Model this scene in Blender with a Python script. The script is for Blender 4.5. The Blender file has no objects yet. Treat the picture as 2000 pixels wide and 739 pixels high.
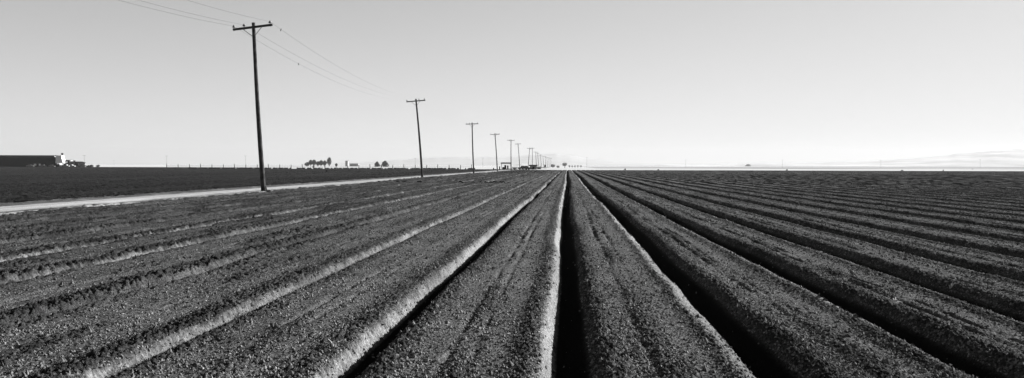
import bpy, math, random
import numpy as np
from mathutils import Vector, Matrix
R = math.radians
rng = np.random.default_rng(7)
random.seed(7)
sc = bpy.context.scene
COL = sc.collection

# ------------------------------------------------------------------ camera
F = 1600.0            # focal length in pixels of the 2000 px wide photograph
YAW = R(3.86); PITCH = R(1.66); ROLL = R(-0.14); H = 1.65
cam = bpy.data.cameras.new('camera'); co = bpy.data.objects.new('camera', cam); COL.objects.link(co)
cam.sensor_width = 36; cam.lens = 36*F/2000; cam.clip_start = 0.1; cam.clip_end = 60000
co.location = (0, 0, H)
co.rotation_euler = (R(90)-PITCH, ROLL, YAW)
sc.camera = co
def yh(px): return 320.4+0.0025*px
def at(px, D, z=0.0):
    t = (px-1000)/F
    return Vector((D*(t*math.cos(YAW)-math.sin(YAW)), D*(t*math.sin(YAW)+math.cos(YAW)), z))
def hz(px, py, D): return H-(py-yh(px))*D/F

# ------------------------------------------------------------------ light
SUN_EL, SUN_AZ = R(21), R(54)      # azimuth measured clockwise (to the right) from +Y, the row direction
w = bpy.data.worlds.new('World'); sc.world = w; w.use_nodes = True
nt = w.node_tree; nt.nodes.clear()
out = nt.nodes.new('ShaderNodeOutputWorld'); bg = nt.nodes.new('ShaderNodeBackground')
sky = nt.nodes.new('ShaderNodeTexSky'); sky.sky_type = 'NISHITA'; sky.sun_disc = False
sky.sun_elevation = SUN_EL; sky.sun_rotation = SUN_AZ
sky.air_density = 1.0; sky.dust_density = 0.12; sky.ozone_density = 1.0
sep = nt.nodes.new('ShaderNodeSeparateColor')
nt.links.new(sky.outputs[0], sep.inputs[0])
# black and white film behind a red filter: only the red part of the daylight sky counts
def wm(op, x, y=None):
    q = nt.nodes.new('ShaderNodeMath'); q.operation = op
    for i, v in enumerate((x, y)):
        if v is None: continue
        if isinstance(v, float): q.inputs[i].default_value = v
        else: nt.links.new(v, q.inputs[i])
    return q.outputs[0]
# the film's soft shoulder on the bright sky: A*(1-exp(-B*red))
v_ = wm('MULTIPLY', wm('SUBTRACT', 1.0, wm('EXPONENT', wm('MULTIPLY', sep.outputs[0], -.345))), 3.68)
nt.links.new(v_, bg.inputs[0])
bg.inputs[1].default_value = 0.05
nt.links.new(bg.outputs[0], out.inputs[0])
sl = bpy.data.lights.new('sun', 'SUN'); so = bpy.data.objects.new('sun', sl); COL.objects.link(so)
sl.energy = 5.0; sl.angle = R(0.5); sl.color = (1, 1, 1)
sd = Vector((math.sin(SUN_AZ)*math.cos(SUN_EL), math.cos(SUN_AZ)*math.cos(SUN_EL), math.sin(SUN_EL)))
so.rotation_euler = sd.to_track_quat('Z', 'Y').to_euler()
so.location = (30, 30, 40)
sc.view_settings.view_transform = 'Standard'; sc.view_settings.look = 'None'
sc.view_settings.exposure = 2.2; sc.view_settings.gamma = 1
sc.cycles.max_bounces = 4; sc.cycles.volume_bounces = 1; sc.cycles.diffuse_bounces = 1
sc.cycles.use_denoising = True; sc.cycles.sample_clamp_indirect = 1.0

# ------------------------------------------------------------------ helpers
def tag(o, label=None, cat=None, group=None, kind=None):
    if label: o['label'] = label
    if cat: o['category'] = cat
    if group: o['group'] = group
    if kind: o['kind'] = kind
    return o
def mat(name, v, rough=0.9, spec=0.2, var=0.0, scale=5.0, bump=0.0, bscale=40.0, metal=0.0):
    m = bpy.data.materials.new(name); m.use_nodes = True
    n = m.node_tree; b = n.nodes['Principled BSDF']
    b.inputs['Roughness'].default_value = rough; b.inputs['Specular IOR Level'].default_value = spec
    b.inputs['Metallic'].default_value = metal
    geo = n.nodes.new('ShaderNodeNewGeometry')
    nz = n.nodes.new('ShaderNodeTexNoise'); nz.inputs['Scale'].default_value = scale; nz.inputs['Detail'].default_value = 5
    n.links.new(geo.outputs['Position'], nz.inputs['Vector'])
    mr = n.nodes.new('ShaderNodeMapRange')
    mr.inputs['From Min'].default_value = 0.3; mr.inputs['From Max'].default_value = 0.7
    mr.inputs['To Min'].default_value = v*(1-var); mr.inputs['To Max'].default_value = v*(1+var)
    n.links.new(nz.outputs[0], mr.inputs['Value']); n.links.new(mr.outputs[0], b.inputs['Base Color'])
    if bump:
        n2 = n.nodes.new('ShaderNodeTexNoise'); n2.inputs['Scale'].default_value = bscale; n2.inputs['Detail'].default_value = 4
        n.links.new(geo.outputs['Position'], n2.inputs['Vector'])
        bp = n.nodes.new('ShaderNodeBump'); bp.inputs['Strength'].default_value = 1; bp.inputs['Distance'].default_value = bump
        n.links.new(n2.outputs[0], bp.inputs['Height']); n.links.new(bp.outputs[0], b.inputs['Normal'])
    return m

class MB:
    """collects shapes and links them as ONE mesh object"""
    def __init__(s): s.v = []; s.f = []
    def add(s, vs, fs):
        o = len(s.v); s.v += [tuple(v) for v in vs]; s.f += [tuple(i+o for i in f) for f in fs]
    def box(s, c, d, M=None):
        x, y, z = d[0]/2, d[1]/2, d[2]/2
        vs = [Vector((i*x, j*y, k*z)) for i in (-1, 1) for j in (-1, 1) for k in (-1, 1)]
        if M: vs = [M @ v for v in vs]
        s.add([v+Vector(c) for v in vs], [(0,1,3,2),(4,6,7,5),(0,4,5,1),(2,3,7,6),(0,2,6,4),(1,5,7,3)])
    def tube(s, pts, rs, n=10, cap=True):
        pts = [Vector(p) for p in pts]
        if not hasattr(rs, '__len__'): rs = [rs]*len(pts)
        vs = []; fs = []
        for i, p in enumerate(pts):
            t = (pts[min(i+1, len(pts)-1)]-pts[max(i-1, 0)]).normalized()
            a = t.cross(Vector((0, 1, 0)) if abs(t.y) < 0.9 else Vector((1, 0, 0))).normalized(); b = t.cross(a)
            for k in range(n):
                q = 2*math.pi*k/n; vs.append(p+(a*math.cos(q)+b*math.sin(q))*rs[i])
        for i in range(len(pts)-1):
            for k in range(n):
                k2 = (k+1) % n; fs.append((i*n+k, i*n+k2, (i+1)*n+k2, (i+1)*n+k))
        if cap: fs += [tuple(range(n))[::-1], tuple((len(pts)-1)*n+k for k in range(n))]
        s.add(vs, fs)
    def prism(s, poly, y0, y1, M=None):       # polygon in XZ pushed along Y
        n = len(poly); vs = [Vector((x, y0, z)) for x, z in poly]+[Vector((x, y1, z)) for x, z in poly]
        if M: vs = [M @ v for v in vs]
        s.add(vs, [tuple(range(n)), tuple(range(2*n-1, n-1, -1))]+[(i, i+n, (i+1) % n+n, (i+1) % n) for i in range(n)])
    def build(s, name, m, parent=None, loc=None, smooth=False, bevel=0):
        me = bpy.data.meshes.new(name); me.from_pydata(s.v, [], s.f); me.update()
        me.materials.append(m)
        if smooth: me.polygons.foreach_set('use_smooth', [True]*len(me.polygons))
        o = bpy.data.objects.new(name, me); COL.objects.link(o)
        if parent: o.parent = parent
        if loc is not None: o.location = loc
        return o
def empty(name, loc, rz=0.0):
    o = bpy.data.objects.new(name, None); COL.objects.link(o); o.location = loc; o.rotation_euler = (0, 0, rz); o.empty_display_size = 0.3
    return o
def npmesh(name, V, Q, m, attrs=None, smooth=True):
    me = bpy.data.meshes.new(name)
    V = np.ascontiguousarray(V, dtype=np.float32); Q = np.ascontiguousarray(Q, dtype=np.int32)
    k = Q.shape[1]
    me.vertices.add(len(V)); me.vertices.foreach_set('co', V.ravel())
    me.loops.add(Q.size); me.loops.foreach_set('vertex_index', Q.ravel())
    me.polygons.add(len(Q)); me.polygons.foreach_set('loop_start', np.arange(0, Q.size, k, dtype=np.int32))
    me.polygons.foreach_set('use_smooth', np.full(len(Q), smooth))
    me.update(calc_edges=True)
    for an, av in (attrs or {}).items():
        a = me.attributes.new(an, 'FLOAT', 'POINT'); a.data.foreach_set('value', np.ascontiguousarray(av, dtype=np.float32))
    me.materials.append(m)
    o = bpy.data.objects.new(name, me); COL.objects.link(o)
    return o

# ------------------------------------------------------------------ noise
def hsh(i, j, s=0):
    a = (i.astype(np.int64)*374761393+j.astype(np.int64)*668265263+s*982451653) & 0xffffffff
    a = ((a ^ (a >> 13))*1274126177) & 0xffffffff
    a = ((a ^ (a >> 16))*2246822519) & 0xffffffff
    return ((a ^ (a >> 15)) & 0xffffff)/float(0xffffff)
def vn(x, y, s=0):
    i = np.floor(x); j = np.floor(y); u = x-i; v = y-j
    u = u*u*(3-2*u); v = v*v*(3-2*v)
    return (hsh(i, j, s)*(1-u)+hsh(i+1, j, s)*u)*(1-v)+(hsh(i, j+1, s)*(1-u)+hsh(i+1, j+1, s)*u)*v
def clods(x, y, c, s=0, pmin=0.0):
    """rounded lumps of all sizes up to the cell c"""
    X = x/c; Y = y/c; i0 = np.floor(X); j0 = np.floor(Y); best = np.zeros_like(x)
    for di in (-1, 0, 1):
        for dj in (-1, 0, 1):
            i = i0+di; j = j0+dj
            cx = i+0.5+(hsh(i, j, s+1)-.5)*.9; cy = j+0.5+(hsh(i, j, s+2)-.5)*.9
            r = 0.25+0.5*hsh(i, j, s+3)**1.5
            an = hsh(i, j, s+4)*3.14; st = 1+0.5*hsh(i, j, s+5)
            dx = X-cx; dy = Y-cy
            a = (dx*np.cos(an)+dy*np.sin(an))/st; b = (-dx*np.sin(an)+dy*np.cos(an))
            q = 1-(a*a+b*b)/(r*r)
            best = np.maximum(best, np.clip(q, 0, 1)**.38*r*(1+.55*a/r*(hsh(i, j, s+6)*2-1)+.45*b/r*(hsh(i, j, s+7)*2-1)))
    return best*c
def sstep(a, b, x):
    t = np.clip((x-a)/(b-a), 0, 1); return t*t*(3-2*t)

# ------------------------------------------------------------------ ploughed beds
cent = [-17.2, -15.35, -13.5, -11.55, -9.62, -7.72, -5.65, -3.66, -1.78, -0.06]+[1.64*k for k in range(1, 230)]
cent = np.array(cent); NL = 9                  # index of the middle furrow
dep = np.full(len(cent), 0.22); slick = np.full(len(cent), 0.85); dark_w = np.ones(len(cent))
dep[:9] = [.05, .05, .055, .055, .07, .08, .06, .085, .17]
slick[:9] = [.4, .45, .49, .49, .9, 1.0, .3, .85, .95]
slick[9] = 1.0; slick[10] = 1.0; rim = np.full(len(cent), .0); rim[:8] = -.018; rim[8] = -.02; rim[9] = .02; rim[10] = .15; rim[11:14] = .03
def beds(x, y, detail):
    """height, scraped wall paled for its sunlit sheen, furrow floor shade put into colour"""
    k = np.clip(np.searchsorted((cent[1:]+cent[:-1])/2, x), 0, len(cent)-1)
    kk = k.astype(float)
    wob = (vn(y/7.0, kk*3.1, 11)-.5)*.075+(vn(y/1.6, kk*5.3, 12)-.5)*.03+(vn(y/28, kk*1.7, 13)-.5)*.12
    c = cent[k]+wob
    d = x-c; dp = dep[k]*(0.9+0.25*vn(y/4, kk, 14)); sk = slick[k]
    lw = -0.05-np.maximum(dp*0.50, .05)+(vn(y/.5, kk*7, 15)-.5)*.03       # left lip
    # left wall, faces the sun: steep, scraped smooth
    tl = np.clip((d-lw)/(-0.05-lw), 0, 1)
    left = -dp*tl**0.9
    rr = 0.06+dp*np.where(k >= 9, 1.05, .9)
    tr = sstep(0.03, rr+.08, d)
    right = -dp*(1-tr)
    z = np.where(d < -0.05, np.where(d < lw, 0, left), np.where(d < 0.05, -dp, right))
    # lip of spoil on both sides of the furrow
    z = z+0.012*np.exp(-((d-lw+.07)/.07)**2)+0.018*np.exp(-((d-rr-.12)/.12)**2)*np.clip(dp/.15, .3, 1)*np.where(k < 9, .3, 1)+np.where(k < 8, .012, np.where(k < 10, .012, 0))*np.exp(-((d-lw+.17)/.13)**2)*(.4+vn(y/2.5, kk*4, 64))
    z = z-np.where(rim[k] > .05, .03*sstep(lw-rim[k], lw, d)*(1-sstep(lw, lw+.05, d)), 0)
    # two seed lines in the middle of the bed
    nxt = cent[np.clip(k+1, 0, len(cent)-1)]; prv = cent[np.clip(k-1, 0, len(cent)-1)]
    mid = np.where(d > 0, (nxt+cent[k])/2, (prv+cent[k])/2)+(vn(y/5, kk*2.3, 16)-.5)*.09+(vn(y/.7, kk*2.3, 31)-.5)*.03
    e = x-mid
    am = (.004+.05*vn(y/1.3, x*.6, 17)*vn(y/.45, x*.6+9, 28)+.03*sstep(.45, .7, vn(y/4, x*.6+5, 29)))*1.2*(.25+.75*sstep(.3, .6, vn(y/.28, kk*3, 32)))
    z = z-am*np.exp(-((e+.10)/.042)**2)-am*.8*np.exp(-((e-.09)/.038)**2)+0.012*np.exp(-(e/.3)**2)
    # coarse undulation of the bed top
    onbed = np.where((d < lw-.02) | (d > rr), 1, .35)
    z = z+onbed*((vn(x/.35, y/1.1, 18)-.5)*.022+(vn(x/.9, y/3, 19)-.5)*.03)
    # clods
    lipR = np.exp(-((d-rr-.10)/.17)**2); lipL = np.exp(-((d-lw+.16)/np.where(k < 9, .2, .11))**2)
    midb = np.exp(-(e/.17)**2)*sstep(.3, .7, vn(x/.8, y/2.5, 20))
    rough_left = sstep(-2.6, -6.5, x)
    patch = vn(x/.5, y/2.2, 21)
    C = np.clip(.05+.9*lipR+.75*lipL+.7*midb+rough_left*(.1+.9*lipL-.5*lipR+.75*sstep(.4, .7, patch)*sstep(.3, .6, vn(x/.9, y/9, 61))), 0, 1)
    #wall = np.exp(-((d-(lw-0.05)/2)/(.045+.25*dp))**2)*np.where(d < 0, 1, 0)
    jit = (vn(x/.03, y/.05, 24)-.5)*.05+(vn(x/.06, y/.25, 25)-.5)*.05
    slk = np.clip(sk*sstep(lw-.03-rim[k], lw+.03-rim[k], d+jit)*(1-sstep(-.08, -.03, d+jit)), 0, 1)  # scraped soil, with the wall's sunlit sheen also put into the colour
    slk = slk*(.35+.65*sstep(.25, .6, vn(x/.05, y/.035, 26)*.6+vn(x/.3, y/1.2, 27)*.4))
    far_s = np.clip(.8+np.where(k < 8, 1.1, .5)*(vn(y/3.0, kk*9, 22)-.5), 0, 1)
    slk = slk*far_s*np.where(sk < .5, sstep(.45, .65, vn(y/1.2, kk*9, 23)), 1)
    C = C*(1-.6*slk)
    floor = sstep(-.07, -.03, d)*(1-sstep(rr-.10, rr+.02, d))*np.clip((dp-.05)/.1, 0, 1)  # furrow shade painted into the colour of the floor and lower wall
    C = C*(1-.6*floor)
    if detail > 0:
        big = clods(x, y, .042, 30); sm = clods(x+.3, y+.7, .021, 40)
        z = z+(C**1.3*big*1.25+(.25+.75*C)*sm*1.25)*detail
        z = z+rough_left*C**1.5*clods(x+.1, y, .09, 35)*.9*detail
        if detail > .5: z = z+(vn(x/.012, y/.012, 50)-.5)*.006+clods(x, y, .022, 60)*.45
        # scrape marks down the wall
        z = z+slk*((vn(y/.018+x*8, x/.15, 51)-.5)*.008*detail+clods(x, y, .03, 52)*.35*detail)
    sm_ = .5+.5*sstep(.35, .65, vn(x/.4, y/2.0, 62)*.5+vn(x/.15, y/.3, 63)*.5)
    shade_mix = np.maximum(floor, np.clip(.62*sstep(.15, .75, C)*sm_*(1-slk), 0, 1))  # darkening mask: painted furrow shade, plus the darker tone of cloddy soil
    return z, slk, shade_mix, C

def band(y0, y1, dx, dy, dyn, xl, xr, detail, edge_l=-18.0, coarse=.1, wide=20):
    ys = [y0]
    while ys[-1] < y1:
        t = (ys[-1]-y0)/(y1-y0); ys.append(ys[-1]+dy*(1-t)+dyn*t)
    ys[-1] = y1; ys = np.array(ys)
    xl = max(xl, edge_l); xs = np.arange(xl, xr, dx)
    L = np.arange(max(edge_l, xl-wide), xl, coarse) if xl > edge_l else np.array([])
    Rr = np.arange(xr, xr+wide, coarse)
    xs = np.concatenate([L, xs, Rr])
    return xs, ys
VV = []; QQ = []; AS = []; AF = []; AC = []; off = 0
def put(xs, ys, detail):
    global off
    X, Y = np.meshgrid(xs, ys); sh = X.shape; X = X.ravel(); Y = Y.ravel()
    Z = np.empty_like(X); S = np.empty_like(X); Fl = np.empty_like(X); Cc = np.empty_like(X)
    for a in range(0, len(X), 200000):
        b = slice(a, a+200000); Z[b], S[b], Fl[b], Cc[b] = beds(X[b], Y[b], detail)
    # taper down at the left margin
    Z = Z-.12*sstep(-17.5, -18.0, X)
    n = len(xs); m = len(ys)
    # skirt under the near edge, so that two tessellations meet without a gap
    X = np.concatenate([X[:n], X]); Y = np.concatenate([Y[:n], Y]); Z = np.concatenate([Z[:n]-.12, Z])
    S = np.concatenate([S[:n], S]); Fl = np.concatenate([Fl[:n], Fl]); Cc = np.concatenate([Cc[:n], Cc]); m += 1
    i = np.arange(n-1)[None, :]+np.arange(m-1)[:, None]*n
    Q = np.stack([i, i+1, i+1+n, i+n], -1).reshape(-1, 4)+off
    VV.append(np.stack([X, Y, Z], 1)); QQ.append(Q); AS.append(S); AF.append(Fl); AC.append(Cc); off += len(X)
def rng_x(y, m=1.5): return -.724*y-m, .535*y+m
for (y0, y1, dx, dy, dyn, det) in ((5.2, 8.5, .0085, .010, .016, 1.0), (8.5, 13, .012, .016, .03, 1.0), (13, 22, .02, .03, .06, 1.0), (22, 40, .036, .06, .16, 1.0), (40, 75, .07, .16, .6, 1.1)):
    l, r = rng_x(y1); put(*band(y0, y1, dx, dy, dyn, l, r, det), det)
put(*band(75, 160, .11, .8, 2.6, -18, 90, .0), 2.4)
put(*band(160, 300, .16, 5, 10, -18, 175, .0), .0)
put(*band(-25, 5.2, .08, .25, .15, -18, 20, .0), .5)
SOIL = bpy.data.materials.new('tilled_soil'); SOIL.use_nodes = True
def soil_nodes(m, base, pale, shade_and_tone, bump=.012, cs=None, side=False):
    n = m.node_tree; b = n.nodes['Principled BSDF']; b.inputs['Roughness'].default_value = .95; b.inputs['Specular IOR Level'].default_value = 0.0
    L = n.links.new
    geo = n.nodes.new('ShaderNodeNewGeometry')
    def noise(s, d=4, r=.6):
        q = n.nodes.new('ShaderNodeTexNoise'); q.inputs['Scale'].default_value = s; q.inputs['Detail'].default_value = d; q.inputs['Roughness'].default_value = r
        L(geo.outputs['Position'], q.inputs['Vector']); return q.outputs[0]
    def mr(v, a, c, d, e):
        q = n.nodes.new('ShaderNodeMapRange'); L(v, q.inputs['Value'])
        for k, x in zip(('From Min', 'From Max', 'To Min', 'To Max'), (a, c, d, e)): q.inputs[k].default_value = x
        return q.outputs[0]
    def mth(op, a, c):
        q = n.nodes.new('ShaderNodeMath'); q.operation = op
        for i, v in enumerate((a, c)):
            if isinstance(v, float): q.inputs[i].default_value = v
            else: L(v, q.inputs[i])
        return q.outputs[0]
    def mixf(f, a, c):
        q = n.nodes.new('ShaderNodeMix'); L(f, q.inputs[0])
        for i, v in ((2, a), (3, c)):
            if isinstance(v, float): q.inputs[i].default_value = v
            else: L(v, q.inputs[i])
        return q.outputs[0]
    at1 = n.nodes.new('ShaderNodeAttribute'); at1.attribute_name = 'scraped'
    at2 = n.nodes.new('ShaderNodeAttribute'); at2.attribute_name = 'shade_and_tone'  # painted furrow shade and darker soil tone
    v = mth('MULTIPLY', mr(noise(45, 3), .33, .7, .15, 2.4), mr(noise(1.2, 3), .3, .7, .8, 1.2))
    v = mth('MULTIPLY', v, mr(noise(9, 3), .3, .7, .75, 1.25))
    if cs: v = mth('MULTIPLY', v, mr(noise(cs, 5, .75), .38, .62, .15, 2.2))
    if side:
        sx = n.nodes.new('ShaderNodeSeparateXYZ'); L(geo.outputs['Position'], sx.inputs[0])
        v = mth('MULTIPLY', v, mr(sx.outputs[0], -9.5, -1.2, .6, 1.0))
    v = mth('MULTIPLY', v, base)
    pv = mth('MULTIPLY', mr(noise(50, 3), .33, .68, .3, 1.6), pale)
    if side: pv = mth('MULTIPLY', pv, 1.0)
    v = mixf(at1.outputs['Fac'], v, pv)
    v = mixf(at2.outputs['Fac'], v, shade_and_tone)
    L(v, b.inputs['Base Color'])
    bp = n.nodes.new('ShaderNodeBump'); bp.inputs['Strength'].default_value = 1; bp.inputs['Distance'].default_value = bump
    L(noise(34, 6, .75), bp.inputs['Height']); L(bp.outputs[0], b.inputs['Normal'])
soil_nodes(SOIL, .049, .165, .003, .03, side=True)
field = npmesh('ploughed_field', np.concatenate(VV), np.concatenate(QQ), SOIL, {'scraped': np.concatenate(AS), 'shade_and_tone': np.concatenate(AF)*.95})
tag(field, kind='structure')
del VV, QQ

# ------------------------------------------------------------------ loose clods lying on the beds (nobody could count them)
def ico():
    t = (1+5**.5)/2
    v = np.array([(-1,t,0),(1,t,0),(-1,-t,0),(1,-t,0),(0,-1,t),(0,1,t),(0,-1,-t),(0,1,-t),(t,0,-1),(t,0,1),(-t,0,-1),(-t,0,1)], float)/math.sqrt(1+t*t)
    f = np.array([(0,11,5),(0,5,1),(0,1,7),(0,7,10),(0,10,11),(1,5,9),(5,11,4),(11,10,2),(10,7,6),(7,1,8),(3,9,4),(3,4,2),(3,2,6),(3,6,8),(3,8,9),(4,9,5),(2,4,11),(6,2,10),(8,6,7),(9,8,1)])
    return v, f
iv = np.array([(1,0,0),(-1,0,0),(0,1,0),(0,-1,0),(0,0,1),(0,0,-1)], float)
jf = np.array([(0,2,4),(2,1,4),(1,3,4),(3,0,4),(2,0,5),(1,2,5),(3,1,5),(0,3,5)])
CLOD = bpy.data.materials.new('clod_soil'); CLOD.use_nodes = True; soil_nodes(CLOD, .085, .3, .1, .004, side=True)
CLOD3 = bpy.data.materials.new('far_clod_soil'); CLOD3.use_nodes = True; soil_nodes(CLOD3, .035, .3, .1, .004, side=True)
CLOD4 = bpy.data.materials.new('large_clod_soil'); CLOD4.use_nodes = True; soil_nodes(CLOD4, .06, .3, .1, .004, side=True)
def scatter(name, label, N, ysamp, xl, xr, zfun, sfun, m):
    yy = ysamp(rng.random(N)); xx = xl(yy)+rng.random(N)*(xr(yy)-xl(yy))
    zz, p = zfun(xx, yy); keep = rng.random(N) < p
    xx, yy, zz = xx[keep], yy[keep], zz[keep]; n_ = len(xx); size = sfun(yy, rng.random(n_))
    V = iv[None]*(1+.45*(rng.random((n_, 6, 1))-.5)*2)*size[:, None, None]*(.65+.7*rng.random((n_, 1, 3)))
    V = V+(rng.random((n_, 6, 3))-.5)*size[:, None, None]*.5
    a = rng.random(n_)*6.283; ca, sa = np.cos(a)[:, None], np.sin(a)[:, None]
    X = V[:, :, 0]*ca-V[:, :, 1]*sa; Y = V[:, :, 0]*sa+V[:, :, 1]*ca
    V[:, :, 0] = X+xx[:, None]; V[:, :, 1] = Y+yy[:, None]; V[:, :, 2] += (zz+size*.45)[:, None]
    Q = (jf[None]+6*np.arange(n_)[:, None, None]).reshape(-1, 3)
    return tag(npmesh(name, V.reshape(-1, 3), Q, m, smooth=False), label, 'clods', kind='stuff')
def zb_(x, y):
    z, s_, f_, c_ = beds(x, y, 0.); return z+.006, np.clip(c_**1.5*.95+.05+.12*sstep(.5, .8, vn(x/.25, y/1.1, 97)), 0, 1)*(1-.93*s_)*np.where(f_ > .63, .03, 1)
scatter('soil_clods', 'loose clods of dry soil strewn over the near ploughed beds', 1700000, lambda u: 5.3+54.7*u**2.0,
        lambda y: np.maximum(-.76*y-1, -17.9), lambda y: .57*y+1, zb_, lambda y, u: (.0032+.0125*u**3.2)*(1+.03*(y-5)), CLOD)
scatter('large_clods', 'big angular clods lying along the furrow lips and rough left beds', 150000, lambda u: 5.3+45*u**1.6,
        lambda y: np.maximum(-.76*y-1, -17.9), lambda y: .57*y+1, lambda x, y: (lambda q: (q[0]+.004, (np.clip(q[3], 0, 1)**2*.8+.01)*(1-q[1])*np.where(q[2] > .63, .05, 1)))(beds(x, y, 0.)), lambda y, u: .011+.022*u**3, CLOD4)
scatter('field_clods', 'coarse clods strewn over the far part of the ploughed beds', 110000, lambda u: 58+200*u**1.6,
        lambda y: np.maximum(-.76*y-1, -17.9), lambda y: .57*y+1, zb_, lambda y, u: (.012+.03*u**2)*(.5+.006*y), CLOD3)

# ------------------------------------------------------------------ ground sheet, far land, road
def sheet(name, xs, ys, zf, m, kind='structure', extra=None):
    X, Y = np.meshgrid(xs, ys); X = X.ravel(); Y = Y.ravel(); Z = zf(X, Y)
    n = len(xs); k = len(ys); i = np.arange(n-1)[None, :]+np.arange(k-1)[:, None]*n
    Q = np.stack([i, i+1, i+1+n, i+n], -1).reshape(-1, 4)
    return tag(npmesh(name, np.stack([X, Y, Z], 1), Q, m, extra(X, Y) if extra else None), kind=kind)
m_pale = mat('dry_pale_ground', .30, var=.25, scale=.01, rough=1, spec=0)
sheet('ground', np.linspace(-9500, 9500, 60), np.linspace(-9500, 9500, 60), lambda X, Y: np.full_like(X, -.32), m_pale)
m_far = mat('distant_fields', .2, var=.4, scale=.004, rough=1, spec=0)
# two flat fields far beyond the pale strip
sheet('distant_field', np.linspace(20, 1500, 12), np.linspace(560, 1400, 8), lambda X, Y: np.full_like(X, -.30), m_far)
sheet('distant_field', np.linspace(560, 3000, 10), np.linspace(1410, 4000, 8), lambda X, Y: np.full_like(X, -.28), mat('distant_crop', .17, var=.3, scale=.004, rough=1, spec=0))
def road_z(X, Y):
    c = X+21.5+(vn(Y/30, Y*0, 70)-.5)*.3
    z = -.08+.03*np.exp(-(c/1.0)**2)-.045*np.exp(-((c+1.9)/.28)**2)-.05*np.exp(-((c-1.15)/.22)**2)
    edge = sstep(2.35, 2.75, np.abs(c))
    z = z-edge*.03+(vn(X/.25, Y/.7, 71)-.5)*.015+edge*clods(X, Y, .22, 72)*.5
    return z
def road_attr(X, Y):
    c = X+21.5+(vn(Y/30, Y*0, 70)-.5)*.3+(vn(Y/2, Y*0, 74)-.5)*.15
    g = .95*(.55+.45*vn(c/.14, Y/9, 76))*(.8+.2*vn(X/.4, Y/1.5, 77))
    g = g-.75*np.exp(-((c+1.9)/.38)**2)-.85*np.exp(-((c-1.3)/.36)**2)
    g = g*(1-.85*sstep(2.2, 2.6, np.abs(c)+(vn(X, Y/1.5, 75)-.5)*.9))
    g = g*(1-.45*sstep(-1.9, -2.3, c))
    return {'scraped': np.clip(g, 0, 1), 'shade_and_tone': np.zeros_like(X)}
ROAD = bpy.data.materials.new('dirt_road_surface'); ROAD.use_nodes = True; soil_nodes(ROAD, .03, .31, .05, .02)
ysr = np.concatenate([np.arange(-20, 20, 1.), np.arange(20, 70, .12), np.arange(70, 160, .6), np.arange(160, 950, 6)])
sheet('dirt_road', np.arange(-24.7, -18.5, .08), ysr, road_z, ROAD, extra=road_attr)
# rough verge between road and beds
def verge_z(X, Y):
    return -.12+.10*np.exp(-((X+18.35)/.3)**2)+clods(X, Y, .28, 80)*.65*vn(X/.6, Y/2, 81)+clods(X, Y, .12, 82)*.5
sheet('field_verge', np.arange(-18.85, -17.75, .05), ysr, verge_z, ROAD, extra=lambda X, Y: {'scraped': .5*sstep(.5, .8, vn(X/.35, Y/1.6, 83)), 'shade_and_tone': 0*X})
# field left of the road: low rows, fine dark tilth
def lf_z(X, Y):
    u = (X+24.4)/1.9; e = np.abs(u-np.round(u))
    near = 1-sstep(120, 260, Y)
    z = -.10+.02+.05*sstep(.05, .3, e)+(vn(X/.4, Y/1.3, 90)-.5)*.08+(vn(X/.2, Y/.2, 92)-.5)*.10*near
    return z
CLOD2 = bpy.data.materials.new('dark_clod_soil'); CLOD2.use_nodes = True; soil_nodes(CLOD2, .022, .3, .1, .004)
DARK = bpy.data.materials.new('dark_tilth'); DARK.use_nodes = True; soil_nodes(DARK, .010, .3, .02, .14, cs=2.2)
sheet('dark_field', np.concatenate([np.arange(-420, -130, 1.2), np.arange(-130, -60, .3), np.arange(-60, -24.6, .13)]),
      np.concatenate([np.arange(-10, 25, 2.), np.arange(25, 70, .2), np.arange(70, 160, .8), np.arange(160, 345, 5)]), lf_z, DARK, extra=lambda X, Y: {'scraped': 0*X, 'shade_and_tone': .75*sstep(.35, .65, vn(X/2.6, Y/60, 95))})

scatter('tilth_clods', 'coarse clods strewn over the dark field beyond the dirt road', 260000, lambda u: 27+300*u**1.6,
        lambda y: -.76*y-3, lambda y: np.full_like(y, -24.9), lambda x, y: (lf_z(x, y), ((-.76*y-3) < -24.9)*sstep(.3, .7, vn(x/3, y/9, 98))*.9), lambda y, u: (.010+.03*u**3)*(.6+.006*y), CLOD2)

sheet('dark_field', np.arange(-420, -171, 1.2), np.arange(345, 492, 3.), lf_z, DARK)

# ------------------------------------------------------------------ hills
def ridge(name, pts, D, label_m, depth=2400):
    V = []; Qs = []; n = len(pts)
    px = np.linspace(pts[0][0], pts[-1][0], 160)
    py = np.interp(px, [p[0] for p in pts], [p[1] for p in pts])+(vn(px/22, px*0, 5)-.5)*1.6*np.minimum(1, (px-px[0])/60)+(vn(px/7, px*0, 6)-.5)*.6
    rows = 7
    for j in range(rows):
        t = j/(rows-1); s = math.sin(t*math.pi*.5)**.8 if t < 1 else 1
        for i in range(160):
            D2 = D-depth*(1-t); top = max(hz(px[i], py[i], D), -.2)
            p = at(px[i], D2); j2 = float(vn(np.array([px[i]/9.]), np.array([j*1.3]), 9)[0])
            V.append((p.x, p.y, -.5+(top+.5)*s*(1 if j in (rows-1, 0) else .95+.08*j2)))
    for i in range(160):
        p = at(px[i], D+900); V.append((p.x, p.y, -.5))
    idx = np.arange(159)[None]+np.arange(rows)[:, None]*160
    Q = np.stack([idx, idx+1, idx+161, idx+160], -1).reshape(-1, 4)
    tag(npmesh(name, np.array(V), Q, label_m), kind='structure')
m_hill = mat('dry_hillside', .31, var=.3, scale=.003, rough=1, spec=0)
ridge('hills', [(1180, 325), (1300, 321), (1450, 319.5), (1600, 317), (1700, 314), (1790, 310), (1850, 303), (1900, 298), (1960, 294), (2050, 291), (2200, 288), (2400, 300)], 7000, m_hill)
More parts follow.
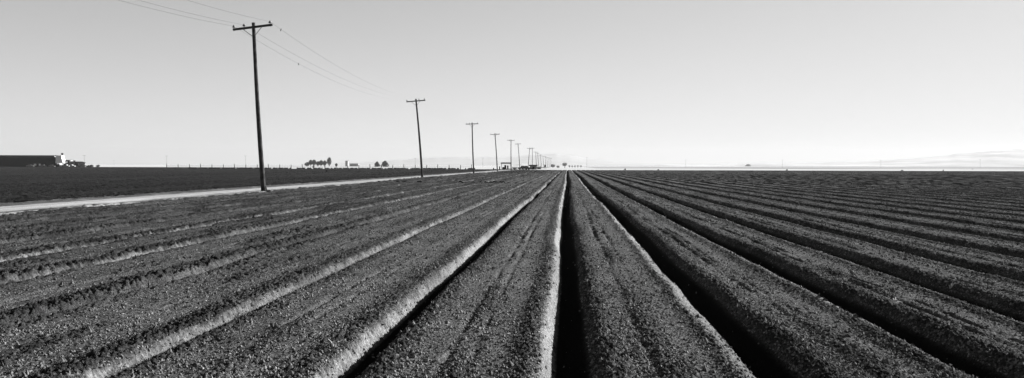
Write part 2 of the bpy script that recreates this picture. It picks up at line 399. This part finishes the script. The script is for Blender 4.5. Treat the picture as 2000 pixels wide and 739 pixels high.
ridge('hills', [(560, 323), (700, 318), (790, 312), (850, 307), (950, 307), (1020, 306), (1060, 302), (1085, 300), (1110, 303), (1160, 311), (1230, 319), (1300, 325)], 9000, mat('central_hillside', .25, var=.1, scale=.003, rough=1, spec=0))  # base tone slightly darker and more even than the other hills
ridge('hills', [(1000, 324), (1012, 321), (1020, 320.3), (1030, 321.5), (1045, 324)], 3800, m_hill, 300)

# ------------------------------------------------------------------ utility poles
m_wood = mat('weathered_pole_wood', .035, var=.5, scale=3, bump=.01, bscale=30, rough=1, spec=0)
m_iron = mat('dark_iron', .04, rough=.7, metal=.0)
m_ins = mat('brown_insulator', .02, rough=.35, spec=.5)
m_wire = mat('wire', .06, rough=.6)
ords = ['nearest and tallest', 'second', 'third', 'fourth', 'fifth', 'sixth', 'seventh', 'eighth', 'ninth', 'tenth', 'eleventh', 'twelfth', 'thirteenth', 'fourteenth', 'fifteenth', 'farthest']
#        base px, top px, top py, arm tilt (rise to the right in metres per metre)
PO = [(515, 497, 46, .112), (825, 812.5, 193.5, .08), (925.5, 922, 239.5, .04), (971.5, 966.5, 260.5, .04), (998.5, 998, 272.5, 0), (1015.5, 1011.5, 280, .05),
      (1031.5, 1034.5, 289, -.06), (1039.5, 1039.5, 288.5, -.02), (1048, 1046.2, 296.3, -.04), (1052, 1049.8, 298.5, -.03), (1057.6, 1055.6, 302, 0), (1062, 1060.2, 304.2, 0),
      (1066.2, 1064.5, 305.2, .02), (1069.3, 1067.8, 307, 0), (1072.6, 1072, 308, -.02), (1075.8, 1075.8, 308.6, 0)]
INS = {0: (-1.16, -.52, 1.10), 1: (-1.14, .42, 1.12)}
tips = []
for k, (bx, tx, ty, tilt) in enumerate(PO):
    D = 50+55.6*k
    base = at(bx, D, -.12); zt = hz(tx, ty, D); top = at(tx, D, zt)
    o = empty('utility_pole', base)
    side = {0: 'leaning wooden utility pole with crossarm, nearest and tallest, by the dirt road',
            15: 'farthest faint utility pole, last of the receding line'}.get(k) or {
            6: 'seventh utility pole of the receding line, leaning the other way to the right',
            7: 'eighth utility pole of the line, upright and taller than its neighbours'}.get(k) or '%s wooden utility pole of the receding roadside line' % ords[k]
    tag(o, side, 'utility pole', 'utility poles receding along the road')
    axis = top-base; n = 14
    b = MB()
    pts = []; rs = []
    for i in range(n+1):
        t = i/n; bow = .05*math.sin(t*math.pi)*(1 if k % 2 else -1)
        pts.append(axis*t+Vector((bow, 0, 0))); rs.append(.15*(1-t)+.10*t+random.uniform(-.004, .004))
    b.tube(pts, rs, 14); b.build('shaft', m_wood, o, smooth=True)
    ax = axis.normalized()
    AR = Vector((math.cos(YAW*.3), 0, tilt)).normalized()
    ac = axis-ax*.30+Vector((0, -.16, 0))
    b = MB(); Mx = Matrix((AR, Vector((0, 1, 0)), AR.cross(Vector((0, 1, 0))))).transposed()
    b.box(ac, (2.46, .10, .125), Mx); b.build('crossarm', m_wood, o)
    for s in (-1, 1):
        b = MB(); b.tube([ac+AR*s*.62+Vector((0, -.07, -.03)), axis-ax*.85+Vector((s*.05, -.12, 0))], .018, 6)
        b.build('brace', m_iron, o)
    up = Mx @ Vector((0, 0, 1)); up = up if up.z > 0 else -up
    tl = []
    for q in INS.get(k, (-1.14, -.5 if k % 3 else .45, 1.12)):
        c = ac+AR*q+up*.0625
        b = MB(); b.tube([c-up*.16, c+up*.06], .014, 6)
        b.tube([c+up*.05, c+up*.07, c+up*.10, c+up*.115, c+up*.15, c+up*.19, c+up*.20], [.05, .10, .097, .06, .07, .05, .02], 10)
        b.build('insulator', m_ins, o, smooth=True); tl.append(base+c+up*.15)
    tips.append(tl)
    if k == 0:
        b = MB(); b.tube([Vector((.22, -.05, 0)), Vector((.20, -.06, .25)), Vector((.165, -.08, .48))], [.05, .045, .04], 8); b.build('conduit', m_iron, o, smooth=True)
# virtual end point behind the camera (the next pole is outside the picture)
prev = [Vector((-18.55+q*1.0, -6.0, 9.75+zq)) for q, zq in ((-1.16, -.1), (-.52, -.03), (1.10, .15))]
wl = ['left power line strung from pole to pole, seen lowest against the sky', 'middle power line strung on the inner insulators of the poles', 'right power line strung from the outer right insulators']
for wdx in range(3):
    P = [prev[wdx]]+[t[wdx] for t in tips]
    b = MB(); pts = []
    for i in range(len(P)-1):
        sag = 1.1 if i else 1.3; n = 28
        for j in range(n if i < len(P)-2 else n+1):
            t = j/n; p = P[i].lerp(P[i+1], t); p.z -= sag*4*t*(1-t); pts.append(p)
    b.tube(pts, [.013]*28+[.0105-.0075*min(1, q/26) for q in range(len(pts)-28)], 5)
    o = tag(b.build('power_line', m_wire, smooth=True), wl[wdx], 'power line', 'power lines between the poles')
    # small clamp on the span beyond the first pole
    tt = {0: .22, 2: .035}.get(wdx)
    if tt:
        p = P[1].lerp(P[2], tt); p.z -= 1.1*4*tt*(1-tt)
        c = MB(); c.tube([p+Vector((-.03, 0, -.11)), p+Vector((0, 0, 0)), p+Vector((.02, 0, .06))], [.02, .035, .015], 8)
        c.build('clamp', m_iron, o)

# ------------------------------------------------------------------ far poles
far = [(165, 303, 640), (223, 313, 1250), (326, 304, 760), (480, 304, 760), (811, 309, 900), (943, 308, 900), (1146, 307.5, 960), (1339, 312, 960), (1528, 312, 960), (1720, 312.5, 960), (1914, 311.5, 960)]
fl = ['thin distant pole standing just right of the farm sheds', 'faintest distant pole between the farm and the fence', 'distant pole at the left end of the fence', 'distant pole just left of the tallest utility pole',
      'faint distant pole just left of the second utility pole', 'faint distant pole between third and fourth utility poles', 'distant pole right of the row vanishing point', 'distant pole right of the two dark bushes',
      'distant pole right of the dark brush heap', 'distant pole where the far hills begin to rise', 'rightmost distant pole in front of the high hill']
for (px, py, D), lab in zip(far, fl):
    o = empty('distant_pole', at(px, D, -.3)); h = hz(px, py, D)+.3
    tag(o, lab, 'utility pole', 'distant poles along the horizon')
    b = MB(); b.tube([(0, 0, 0), (0, 0, h)], [.10, .07], 8); b.build('shaft', m_wood, o, smooth=True)
    b = MB(); b.box((0, -.15, h-.4), (2.4, .12, .14)); b.build('crossarm', m_wood, o)

# ------------------------------------------------------------------ foliage
m_leaf = mat('dark_foliage', .03, var=.5, scale=.8, rough=1, spec=0)
m_leafp = mat('pale_foliage', .42, var=.3, scale=.8, rough=1, spec=0)
m_dry = mat('dry_stalk', .38, var=.3, scale=30)
def leaves(mb, c, rad, n, size, r_):
    for _ in range(n):
        while True:
            d = Vector([r_.uniform(-1, 1) for _ in range(3)])
            if d.length < 1: break
        d = d*(.55+.45*d.length)
        p = Vector((c[0]+d.x*rad[0], c[1]+d.y*rad[1], c[2]+d.z*rad[2]))
        a = Vector([r_.gauss(0, 1) for _ in range(3)]).normalized(); bb = a.orthogonal().normalized(); cc_ = a.cross(bb)
        s = size*r_.uniform(.6, 1.4)
        mb.add([p-bb*s, p-cc_*s*.6, p+bb*s, p+cc_*s*.6], [(0, 1, 2, 3)])
def tree(px, D, wpx, top, label, name='tree', lobes=5, n=700, m=None, base_py=None, group=None, cat='tree', open_=.28, seed=1, dome=False):
    r_ = random.Random(seed); W = wpx*D/F; Ht = hz(px, top, D)+.3
    o = empty(name, at(px, D, -.32)); tag(o, label, cat, group)
    b = MB(); b.tube([(0, 0, 0), (.05*W, 0, Ht*.4), (0, .1, Ht*.75)], [W*.035+.08, W*.025+.05, .03], 8)
    for q in range(4):
        a = q*1.7+r_.random(); b.tube([(.04*W, 0, Ht*.3), (math.cos(a)*W*.3, math.sin(a)*W*.3, Ht*r_.uniform(.55, .8))], [W*.02+.04, .03], 6)
    b.build('trunk', m_wood, o, smooth=True)
    b = MB()
    if dome:
        for q in range(9):
            t = q/9; leaves(b, (r_.uniform(-.06, .06)*W, 0, Ht*(.08+.8*t)), (W*.8*(1-t**1.5*.7),)*2+(Ht*.16,), n//4, W*.04+.16, r_)
        lobes = 0
    for q in range(lobes):
        a = r_.random()*6.28; rr_ = r_.random()**.5*W*.33; rad = W*r_.uniform(.16, .28)
        z = Ht*(open_+(1-open_)*r_.uniform(.25, .9)); z = min(z, Ht-rad*.7)
        leaves(b, (math.cos(a)*rr_, math.sin(a)*rr_, z), (rad, rad, rad*r_.uniform(.6, .85)), n//lobes, W*.03+.05, r_)
    if not dome: leaves(b, (0, 0, Ht*(.5+open_*.5)), (W*.48, W*.4, Ht*(1-open_)*.45), int(n*1.4), W*.03+.2, r_)
    leaves(b, (W*.05, 0, Ht*.9), (W*.16, W*.16, Ht*.1), n//8, W*.03+.04, r_)
    b.build('crown', m or m_leaf, o)
    return o
G1 = 'trees of the far farmstead'
tree(600, 1000, 11, 316.3, 'low rounded bush at the left end of the far tree clump', 'bush', 3, 400, seed=2, group=G1, open_=.0, cat='bush')
tree(607, 990, 9, 311.5, 'dark leftmost tree of the clump on the horizon', seed=3, group=G1, open_=.12)
tree(613.5, 985, 10, 311.8, 'second tree of the horizon clump, flat topped', seed=4, group=G1, open_=.12)
tree(621, 990, 8, 314.5, 'lowest dark tree in the middle of the horizon clump', seed=5, group=G1, open_=.1)
tree(627, 985, 9, 312.6, 'dense dark tree right of the clump middle', seed=6, group=G1, open_=.1)
tree(634, 990, 9, 313, 'dark tree beside the tallest one of the clump', seed=7, group=G1, open_=.1)
tree(643, 985, 10, 306.8, 'tallest tree at the right end of the horizon clump', seed=8, group=G1, lobes=7, open_=.05)
tree(657, 1000, 6, 318.6, 'tiny bush just right of the tree clump', 'bush', 3, 300, seed=9, group=G1, open_=0, cat='bush')
tree(736.5, 900, 8.5, 315, 'left one of two small dark trees standing apart', seed=10, dome=True, group='two lone trees')
tree(752, 900, 11, 313.6, 'right and wider one of two lone dark trees', seed=11, dome=True, group='two lone trees')
tree(1103, 620, 11, 317.5, 'faint open tree just left of the row vanishing point', seed=12, m=m_leafp, n=260, open_=.3, group='trees by the road end')
tree(1080, 640, 10, 320.5, 'faint low tree right of the farthest poles', seed=13, m=m_leafp, n=300, open_=.15, group='trees by the road end')
tree(1090, 640, 7, 323, 'small faint shrub between the two roadside trees', 'bush', 3, 200, seed=14, m=m_leafp, open_=0, group='trees by the road end', cat='bush')
for i, px in enumerate((1112, 1117.5, 1123, 1128.5, 1134.5)):
    tree(px, 700, 3.6, 322.8, ['first', 'second', 'third', 'fourth', 'fifth and last'][i]+' small round orchard tree right of the vanishing rows', 'orchard_tree', 3, 160, seed=20+i, m=m_leafp, open_=.25, group='orchard trees')
tree(1461, 3000, 9, 320.3, 'faint wide tree far behind the dark brush heap', seed=31, m=mat('hazy_foliage', .2, rough=1, spec=0), n=500, open_=.0, dome=True)
def bush(px, D, wpx, top, label, seed, name='bush', m=None, zb=-.3, cat='bush', n=260, group=None):
    r_ = random.Random(seed); W = wpx*D/F; Ht = max(hz(px, top, D)-zb, .25)
    o = empty(name, at(px, D, zb)); tag(o, label, cat, group)
    b = MB()
    for q in range(5): b.tube([(r_.uniform(-.1, .1)*W, 0, 0), (r_.uniform(-.4, .4)*W, r_.uniform(-.2, .2)*W, Ht*r_.uniform(.5, .9))], [.03, .01], 5)
    b.build('stem', m_wood, o)
    b = MB()
    for q in range(4):
        leaves(b, (r_.uniform(-.3, .3)*W, r_.uniform(-.2, .2)*W, Ht*r_.uniform(.3, .6)), (W*.25, W*.2, Ht*.38), n//4, max(.06, W*.05), r_)
    b.build('foliage', m or m_leaf, o); return o
bush(1220.5, 306, 5, 328.2, 'small dark leaning bush at the field end, left of the pair', 41, group='bushes at the field end')
bush(1285.5, 306, 5, 329, 'small round bush at the field end, right of the pair', 42, group='bushes at the field end')
bush(1537, 306, 5, 330, 'tiny dark bush on the pale strip right of the brush heap', 43, group='bushes at the field end')
bush(1762, 310, 5.5, 331.8, 'tiny flat dark bush in front of the rising hills', 44, group='bushes at the field end')
bush(1842, 310, 4, 331, 'tiny dark bush in front of the high hill', 45, group='bushes at the field end')
bush(1899, 560, 3.5, 329.8, 'faint tiny bush at the right end of the pale strip', 46, group='bushes at the field end')
bush(1459, 248, 7, 333.8, 'low dark brush heap lying in the right field, higher left part', 47, 'brush_heap', cat='brush heap', zb=-.02)
bush(1467, 248, 10, 335, 'low dark brush heap lying in the right field, flatter right part', 48, 'brush_heap', cat='brush heap', zb=-.02)
bush(638, 205, 6.5, 331.3, 'dark bush standing alone in the field left of the road', 49, zb=-.1)
bush(523, 49.7, 10, 372.5, 'dark weeds at the foot of the nearest utility pole', 50, 'weeds', zb=-.12, cat='weeds', n=90)
bush(817, 104.6, 9, 345.8, 'dark weeds at the foot of the second utility pole', 51, 'weeds', zb=-.12, cat='weeds', n=90)
bush(612.5, 349, 6, 320.6, 'dark upright bush rising above the fence under the tree clump', 52, zb=-.15)
bush(341, 349, 11, 327, 'dark low bush at the left end of the fence', 53, zb=-.15)
bush(370, 349, 10, 326, 'wide dark bush under the left part of the fence', 54, zb=-.15)

# ------------------------------------------------------------------ fence across the far end of the left field
fo = empty('fence', at(326, 352, -.2)); tag(fo, 'long fence of wooden posts and wires across the far end of the left field', 'fence')
posts = [326+22.05*i for i in range(28)]
fbase = fo.location
def fp(px): return at(px, 352+(px-326)*.02, -.2)-fbase
for i, px in enumerate(posts):
    p = fp(px); h = 1.9 if i % 3 else 2.15
    b = MB(); b.tube([p, p+Vector((.08*(i % 3-1), 0, h))], [.16, .13], 7); b.build('post', m_wood, fo)
b = MB()
for hgt in (.6, 1.05, 1.4):
    b.tube([fp(px)+Vector((0, 0, hgt)) for px in posts], .03, 4)
b.build('fence_wire', m_wire, fo)
b = MB(); r_ = random.Random(3)
for i in range(1500):
    px = 372+r_.random()*556; p = at(px, 350+(px-326)*.02, -.2)
    if vn(np.array([px/3.]), np.array([.0]), 4)[0] < .25: continue
    h = r_.uniform(.25, .75); s = r_.uniform(.1, .35)
    b.add([p+Vector((-s, 0, 0)), p+Vector((s, r_.uniform(-.3, .3), 0)), p+Vector((s*.7, 0, h)), p+Vector((-s*.5, r_.uniform(-.3, .3), h*.8))], [(0, 1, 2, 3)])
tag(b.build('weed_strip', m_leaf), 'ragged strip of dark weeds along the foot of the fence', 'weeds', kind='stuff')

# ------------------------------------------------------------------ farm at the left edge
m_black = mat('dark_corrugated_metal', .007, rough=1, spec=.0, var=.3, scale=.5)
m_white = mat('white_paint', .6, rough=.6, var=.08, scale=.6)
m_grey = mat('grey_metal', .16, rough=.7, var=.2, scale=.8)
m_glass = mat('dark_glass', .02, rough=.1, spec=.6)
def rot(rz): return Matrix.Rotation(rz, 4, 'Z')
FD = 500
def shed(name, px0, px1, top, eave, D, depth, label, mw, mr_, cat='shed', rz=0.0, zb=-.3, ends=None, doors=True):
    """gabled shed, ridge along the picture"""
    c = at((px0+px1)/2, D, zb); o = empty(name, c, rz+YAW); tag(o, label, cat)
    W = (px1-px0)*D/F; zr = hz((px0+px1)/2, top, D)-zb; ze = hz((px0+px1)/2, eave, D)-zb
    b = MB(); b.box((0, depth/2, ze/2), (W, depth, ze)); b.build('wall', mw, o)
    b = MB()
    for s in (-1, 1):
        x = s*W/2
        b.add([(x-.1*s, 0, ze+.01), (x-.1*s, depth, ze+.01), (x-.1*s, depth/2, zr-.12), (x, 0, ze+.01), (x, depth, ze+.01), (x, depth/2, zr-.12)], [(0, 1, 2), (3, 5, 4), (0, 2, 5, 3), (1, 4, 5, 2), (0, 3, 4, 1)])
    b.build('gable', ends or mw, o)
    b = MB()
    for s in (0, 1):
        y0, y1 = (-.5, depth/2) if s == 0 else (depth+.5, depth/2)
        b.add([(-W/2-.4, y0, ze), (W/2+.4, y0, ze), (W/2+.4, y1, zr), (-W/2-.4, y1, zr), (-W/2-.4, y0, ze+.15), (W/2+.4, y0, ze+.15), (W/2+.4, y1, zr+.15), (-W/2-.4, y1, zr+.15)],
              [(0, 3, 2, 1), (4, 5, 6, 7), (0, 1, 5, 4), (1, 2, 6, 5), (2, 3, 7, 6), (3, 0, 4, 7)])
    b.build('roof', mr_, o)
    if doors:
        n = max(1, int(W/12))
        for i in range(n):
            b = MB(); x = -W/2+(i+.5)*W/n; b.box((x, -.03, ze*.4), (min(3, W*.3), .08, ze*.8)); b.build('door', m_black, o)
    return o, W, ze, zr
# long barn: its long dark side faces the camera, its pale end wall faces the sun at the right
o, W, ze, zr = shed('barn', -160, 110, 303.4, 307.5, FD, 9, 'long black barn with white gable end at the left edge', m_black, m_black, 'barn', ends=m_grey)
b = MB(); b.box((W/2+.12, 4.5, ze/2+.8), (.2, 8.6, ze-1.2)); b.build('end_wall', mat('dull_white_sheet', .22, rough=.8, spec=0, var=.3, scale=1.5), o)
b = MB(); b.tube([(W/2+.3, 4, 3.2), (W/2-.6, -.7, 6.9)], [.35, .2], 6); b.build('chute', m_white, o)
# feed mill tower beside the barn
o = empty('feed_tower', at(118.5, 497, -.3), YAW); tag(o, 'white hopper tower with dark rounded cap beside the barn end', 'tower')
b = MB(); b.prism([(-2.2, 2.6), (2.4, 2.6), (1.7, 5.4), (1.5, 7.0), (-1.7, 7.2)], -1.6, 1.6); b.build('hopper', m_white, o)
b = MB()
for x in (-1.8, 2.0):
    for y in (-1.3, 1.3): b.tube([(x, y, 0), (x, y, 2.7)], .14, 6)
b.build('leg_frame', m_black, o)
b = MB(); b.tube([(1.1, 0, 6.6), (1.2, 0, 8.0)], .35, 8); b.build('spout', m_grey, o, smooth=True)
b = MB(); b.tube([(1.1, 0, 7.6), (1.15, 0, 8.0), (1.2, 0, 8.45), (1.2, 0, 8.7)], [.35, .68, .62, .2], 10); b.build('cap', m_black, o, smooth=True)
shed('shed', 124, 135, 312.9, 314.5, 499, 7, 'small dark shed with white panels right of the hopper tower', m_black, m_black, ends=m_white)
o, W, ze, zr = shed('shed', 136, 152, 315.9, 317.8, 520, 9, 'low dark roofed shed at the right end of the farm', m_black, m_black)
o = empty('panel_board', at(129, 496, -.3), YAW); tag(o, 'bright white panel leaning on the small dark shed', 'panel')
b = MB(); b.box((0, .6, 3.1), (.9, .12, 1.1)); b.build('panel', m_white, o); b = MB(); b.box((0, .72, 1.4), (.12, .12, 2.6)); b.build('post', m_black, o)
def truck(px, D, wm, label, mb=None, flip=1, group=None, name='truck', cat='truck'):
    o = empty(name, at(px, D, -.3), YAW+(0 if flip > 0 else math.pi)); tag(o, label, cat, group)
    L = wm
    b = MB(); b.prism([(-L/2, .55), (L/2, .55), (L/2, 1.05), (L*.22, 1.15), (L*.10, 1.75), (-L*.18, 1.78), (-L*.24, 1.15), (-L/2, 1.1)], -.9, .9); b.build('body', mb or m_grey, o)
    b = MB(); b.prism([(L*.19, 1.18), (L*.09, 1.66), (-L*.16, 1.68), (-L*.2, 1.18)], -.93, .93); b.build('window', m_glass, o)
    for x in (-L*.32, L*.32):
        for y in (-.8, .8):
            b = MB(); b.tube([(x, y-.12, .38), (x, y+.12, .38)], .38, 12); b.build('wheel', m_black, o)
    return o
TG = 'vehicles parked at the farm'
truck(60, 494, 4.4, 'white pickup truck before the barn, leftmost vehicle', group=TG)
truck(83.5, 494, 3.8, 'white pickup truck under the middle of the black barn', group=TG, flip=-1)
truck(102, 494, 3.4, 'small white car before the right part of the barn', group=TG, name='car', cat='car')
truck(129, 493, 4.4, 'white pickup truck parked before the small dark shed', group=TG, flip=-1)
truck(140.5, 495, 4.0, 'white car parked between the two dark sheds', group=TG, name='car', cat='car')
truck(164, 505, 7.5, 'long white truck at the right end of the farm beside a thin pole', group=TG)
for i, px in enumerate((69, 78)):
    o = empty('storage_tank', at(px, 496, -.3)); tag(o, ['small white tank on legs left of the barn middle', 'second small white tank on legs before the barn'][i], 'tank', 'small tanks before the barn')
    b = MB(); b.tube([(0, 0, 1.0), (0, 0, 1.1), (0, 0, 2.0), (0, 0, 2.2)], [.2, .7-.2*i, .7-.2*i, .2], 12); b.build('vessel', m_white, o, smooth=True)
    b = MB(); [b.tube([(x, y, 0), (x, y, 1.2)], .07, 6) for x in (-.4, .4) for y in (-.4, .4)]; b.build('leg_frame', m_black, o)
bush(176, 500, 16, 320.5, 'low dark hedge right of the long white truck', 61, 'hedge', cat='hedge')
bush(192, 510, 12, 321.5, 'low dark shrubs farther right of the farm', 62, cat='bush')
# pale building far right of the tree clump
m_haz = mat('bleached_sheet', .24, rough=1, spec=0)
shed('silo_house', 674.5, 679.5, 313.8, 315, 1100, 4, 'pale narrow building on the horizon right of the tree clump', m_haz, m_haz, 'building', doors=False)
shed('shed', 683, 700, 319, 319.8, 1150, 6, 'low faint shed beside the pale narrow building on the horizon', m_haz, m_haz, doors=False)

# ------------------------------------------------------------------ pump yard along the road
m_mid = mat('dull_grey_paint', .12, rough=.8, var=.2, scale=1)
D = 300
o = empty('canopy', at(988, D, -.15), YAW); tag(o, 'flat grey canopy on posts over the dark tanks by the road', 'canopy')
zc = hz(988, 317.2, D)+.15
b = MB(); b.box((0, 1.2, zc-.28), (3.7, 4.5, .5)); b.build('roof', m_grey, o)
for x in (-1.6, 1.6):
    for y in (-.8, 3.2):
        b = MB(); b.tube([(x, y, 0), (x, y, zc-.5)], .07, 8); b.build('post', m_grey, o)
for i, (px, r, top) in enumerate(((987, .38, 322.3), (991.8, .28, 323), (983.2, .45, 326.2))):
    o = empty('tank', at(px, D+1, -.15)); h = hz(px, top, D+1)+.15
    tag(o, ['tall dark filter tank in the middle under the canopy', 'slim dark tank at the right under the canopy', 'low dark tank at the left under the canopy'][i], 'tank', 'tanks under the canopy')
    b = MB(); b.tube([(0, 0, .3), (0, 0, .35), (0, 0, h-.2), (0, 0, h)], [r*.7, r, r, r*.4], 14); b.build('vessel', m_black, o, smooth=True)
    b = MB(); [b.tube([(x, y, 0), (x, y, .4)], .04, 5) for x in (-r*.6, r*.6) for y in (-r*.6, r*.6)]; b.build('leg_frame', m_black, o)
for px, lab, hh, nm, ct in ((975.8, 'dark upright drum just left of the grey canopy', 325, 'drum', 'drum'), (964, 'dark short bollard left of the drum', 328, 'bollard', 'bollard'), (967.3, 'lower dark bollard close to the fourth utility pole', 330.2, 'bollard', 'bollard')):
    h = hz(px, hh, D)+.15; b = MB(); b.tube([(0, 0, 0), (0, 0, .05), (0, 0, h*.5), (0, 0, h-.05), (0, 0, h)], [.18, .22, .2, .22, .15], 12)
    tag(b.build(nm, m_black, loc=at(px, D, -.15), smooth=True), lab, ct)
b = MB(); b.tube([(-1.2, 0, .35), (3.0, 0, .4), (3.3, 0, .1)], .12, 8); tag(b.build('pipe', m_black, loc=at(988, D-1, -.1), smooth=True), 'dark low pipe running in front of the tanks', 'pipe')
shed('shed', 1002, 1009.2, 326.6, 328.2, 320, 3, 'small white shed with a dark door right of the canopy', m_white, m_grey, zb=-.15)
truck(1021.5, 335, 4.2, 'dark car parked between the white shed and the next building', m_black, name='car', cat='car', group='dark cars by the road')
truck(1026.8, 337, 4.0, 'dark car parked behind another dark car', m_black, -1, name='car', cat='car', group='dark cars by the road')
shed('house', 1035.5, 1048, 322.6, 324.6, 350, 5, 'grey roadside house with a dark low roof', m_mid, m_black, 'house', zb=-.15)
shed('shed', 1049, 1057, 325.6, 326.8, 380, 4, 'low pale grey shed right of the dark roofed house', m_grey, m_grey, zb=-.15)
o = empty('water_tank', at(1064.6, 400, -.15)); tag(o, 'dark tank on a pale stand beyond the roadside house', 'tank')
b = MB(); b.tube([(0, 0, 1.0), (0, 0, 1.05), (0, 0, 2.0), (0, 0, 2.15)], [.3, .42, .42, .15], 14); b.build('vessel', m_black, o, smooth=True)
b = MB(); [b.box((x, y, .5), (.12, .12, 1.0)) for x in (-.35, .35) for y in (-.35, .35)]; b.box((0, 0, .97), (1, 1, .08)); b.build('stand', m_grey, o)
bush(1056, 378, 3, 322.5, 'grey shrub behind the low pale shed', 71, m=m_leafp, zb=-.15)

# ------------------------------------------------------------------ dry stalks and sticks on the beds
def gz(p): return float(beds(np.array([p.x]), np.array([p.y]), 0.)[0][0])
def ground_at(px, py):
    D = (H+.0)*F/(py-yh(px)); p = at(px, D); p.z = gz(p)+.01; return p
stl = [(1751, 608, 'pale broken stalk tuft standing on the lip of a right furrow', 1.3), (1541, 657, 'small pale stalk on the bed right of the first furrow', .8), (1655, 553, 'thin dry stalk on a right bed farther back', .9),
       (1860, 562, 'pale stalk at the edge of a furrow near the right edge', 1.0), (1245, 408, 'tiny pale stalk beside the middle right furrow', 1.6), (650, 687, 'dry stalk on the cloddy left bed', .9), (1600, 500, 'small dry stalk standing between right furrows', .9)]
for i, (px, py, lab, s) in enumerate(stl):
    r_ = random.Random(100+i); p = ground_at(px, py); b = MB()
    for q in range(7):
        a = r_.random()*6.28; l = r_.uniform(.05, .10)*s
        m1 = Vector((math.cos(a)*l*.5, math.sin(a)*l*.5, l*.7)); m2 = m1+Vector((math.cos(a+.5)*l*.5, math.sin(a+.5)*l*.4, l*r_.uniform(-.1, .5)))
        b.tube([(0, 0, -.02), m1, m2], [.005*s, .006*s, .003*s], 5)
    tag(b.build('dry_stalk', m_dry, loc=p), lab, 'stalk', 'dry stalks on the beds')
for i, (px, py, l, a, dk, lab) in enumerate(((865, 644, .09, .1, 0, 'short pale stick lying flat on the bed left of the middle'), (455, 672, .22, 1.1, 1, 'dark twig lying across the cloddy left bed'), (466, 660, .2, 2.0, 1, 'dark twig standing slantwise out of the left clods'))):
    p = ground_at(px, py); p.z += .02; b = MB(); up = .12 if i == 2 else .01
    b.tube([(-math.cos(a)*l/2, -math.sin(a)*l/2, 0), (0, .01, .01+up*.4), (math.cos(a)*l/2, math.sin(a)*l/2, up)], [.006, .007, .004], 6)
    tag(b.build('stick', m_wood if dk else m_dry, loc=p), lab, 'stick')

# ------------------------------------------------------------------ haze
b = MB(); b.box((0, 0, 92), (19600, 19600, 187.2))
hm = bpy.data.materials.new('haze_air'); hm.use_nodes = True; n = hm.node_tree; n.nodes.clear()
ou = n.nodes.new('ShaderNodeOutputMaterial'); pv = n.nodes.new('ShaderNodeVolumePrincipled')
pv.inputs['Color'].default_value = (.33, .33, .33, 1); pv.inputs['Density'].default_value = .0001; pv.inputs['Anisotropy'].default_value = .2
n.links.new(pv.outputs[0], ou.inputs['Volume'])
hz_o = b.build('haze', hm); tag(hz_o, kind='stuff')
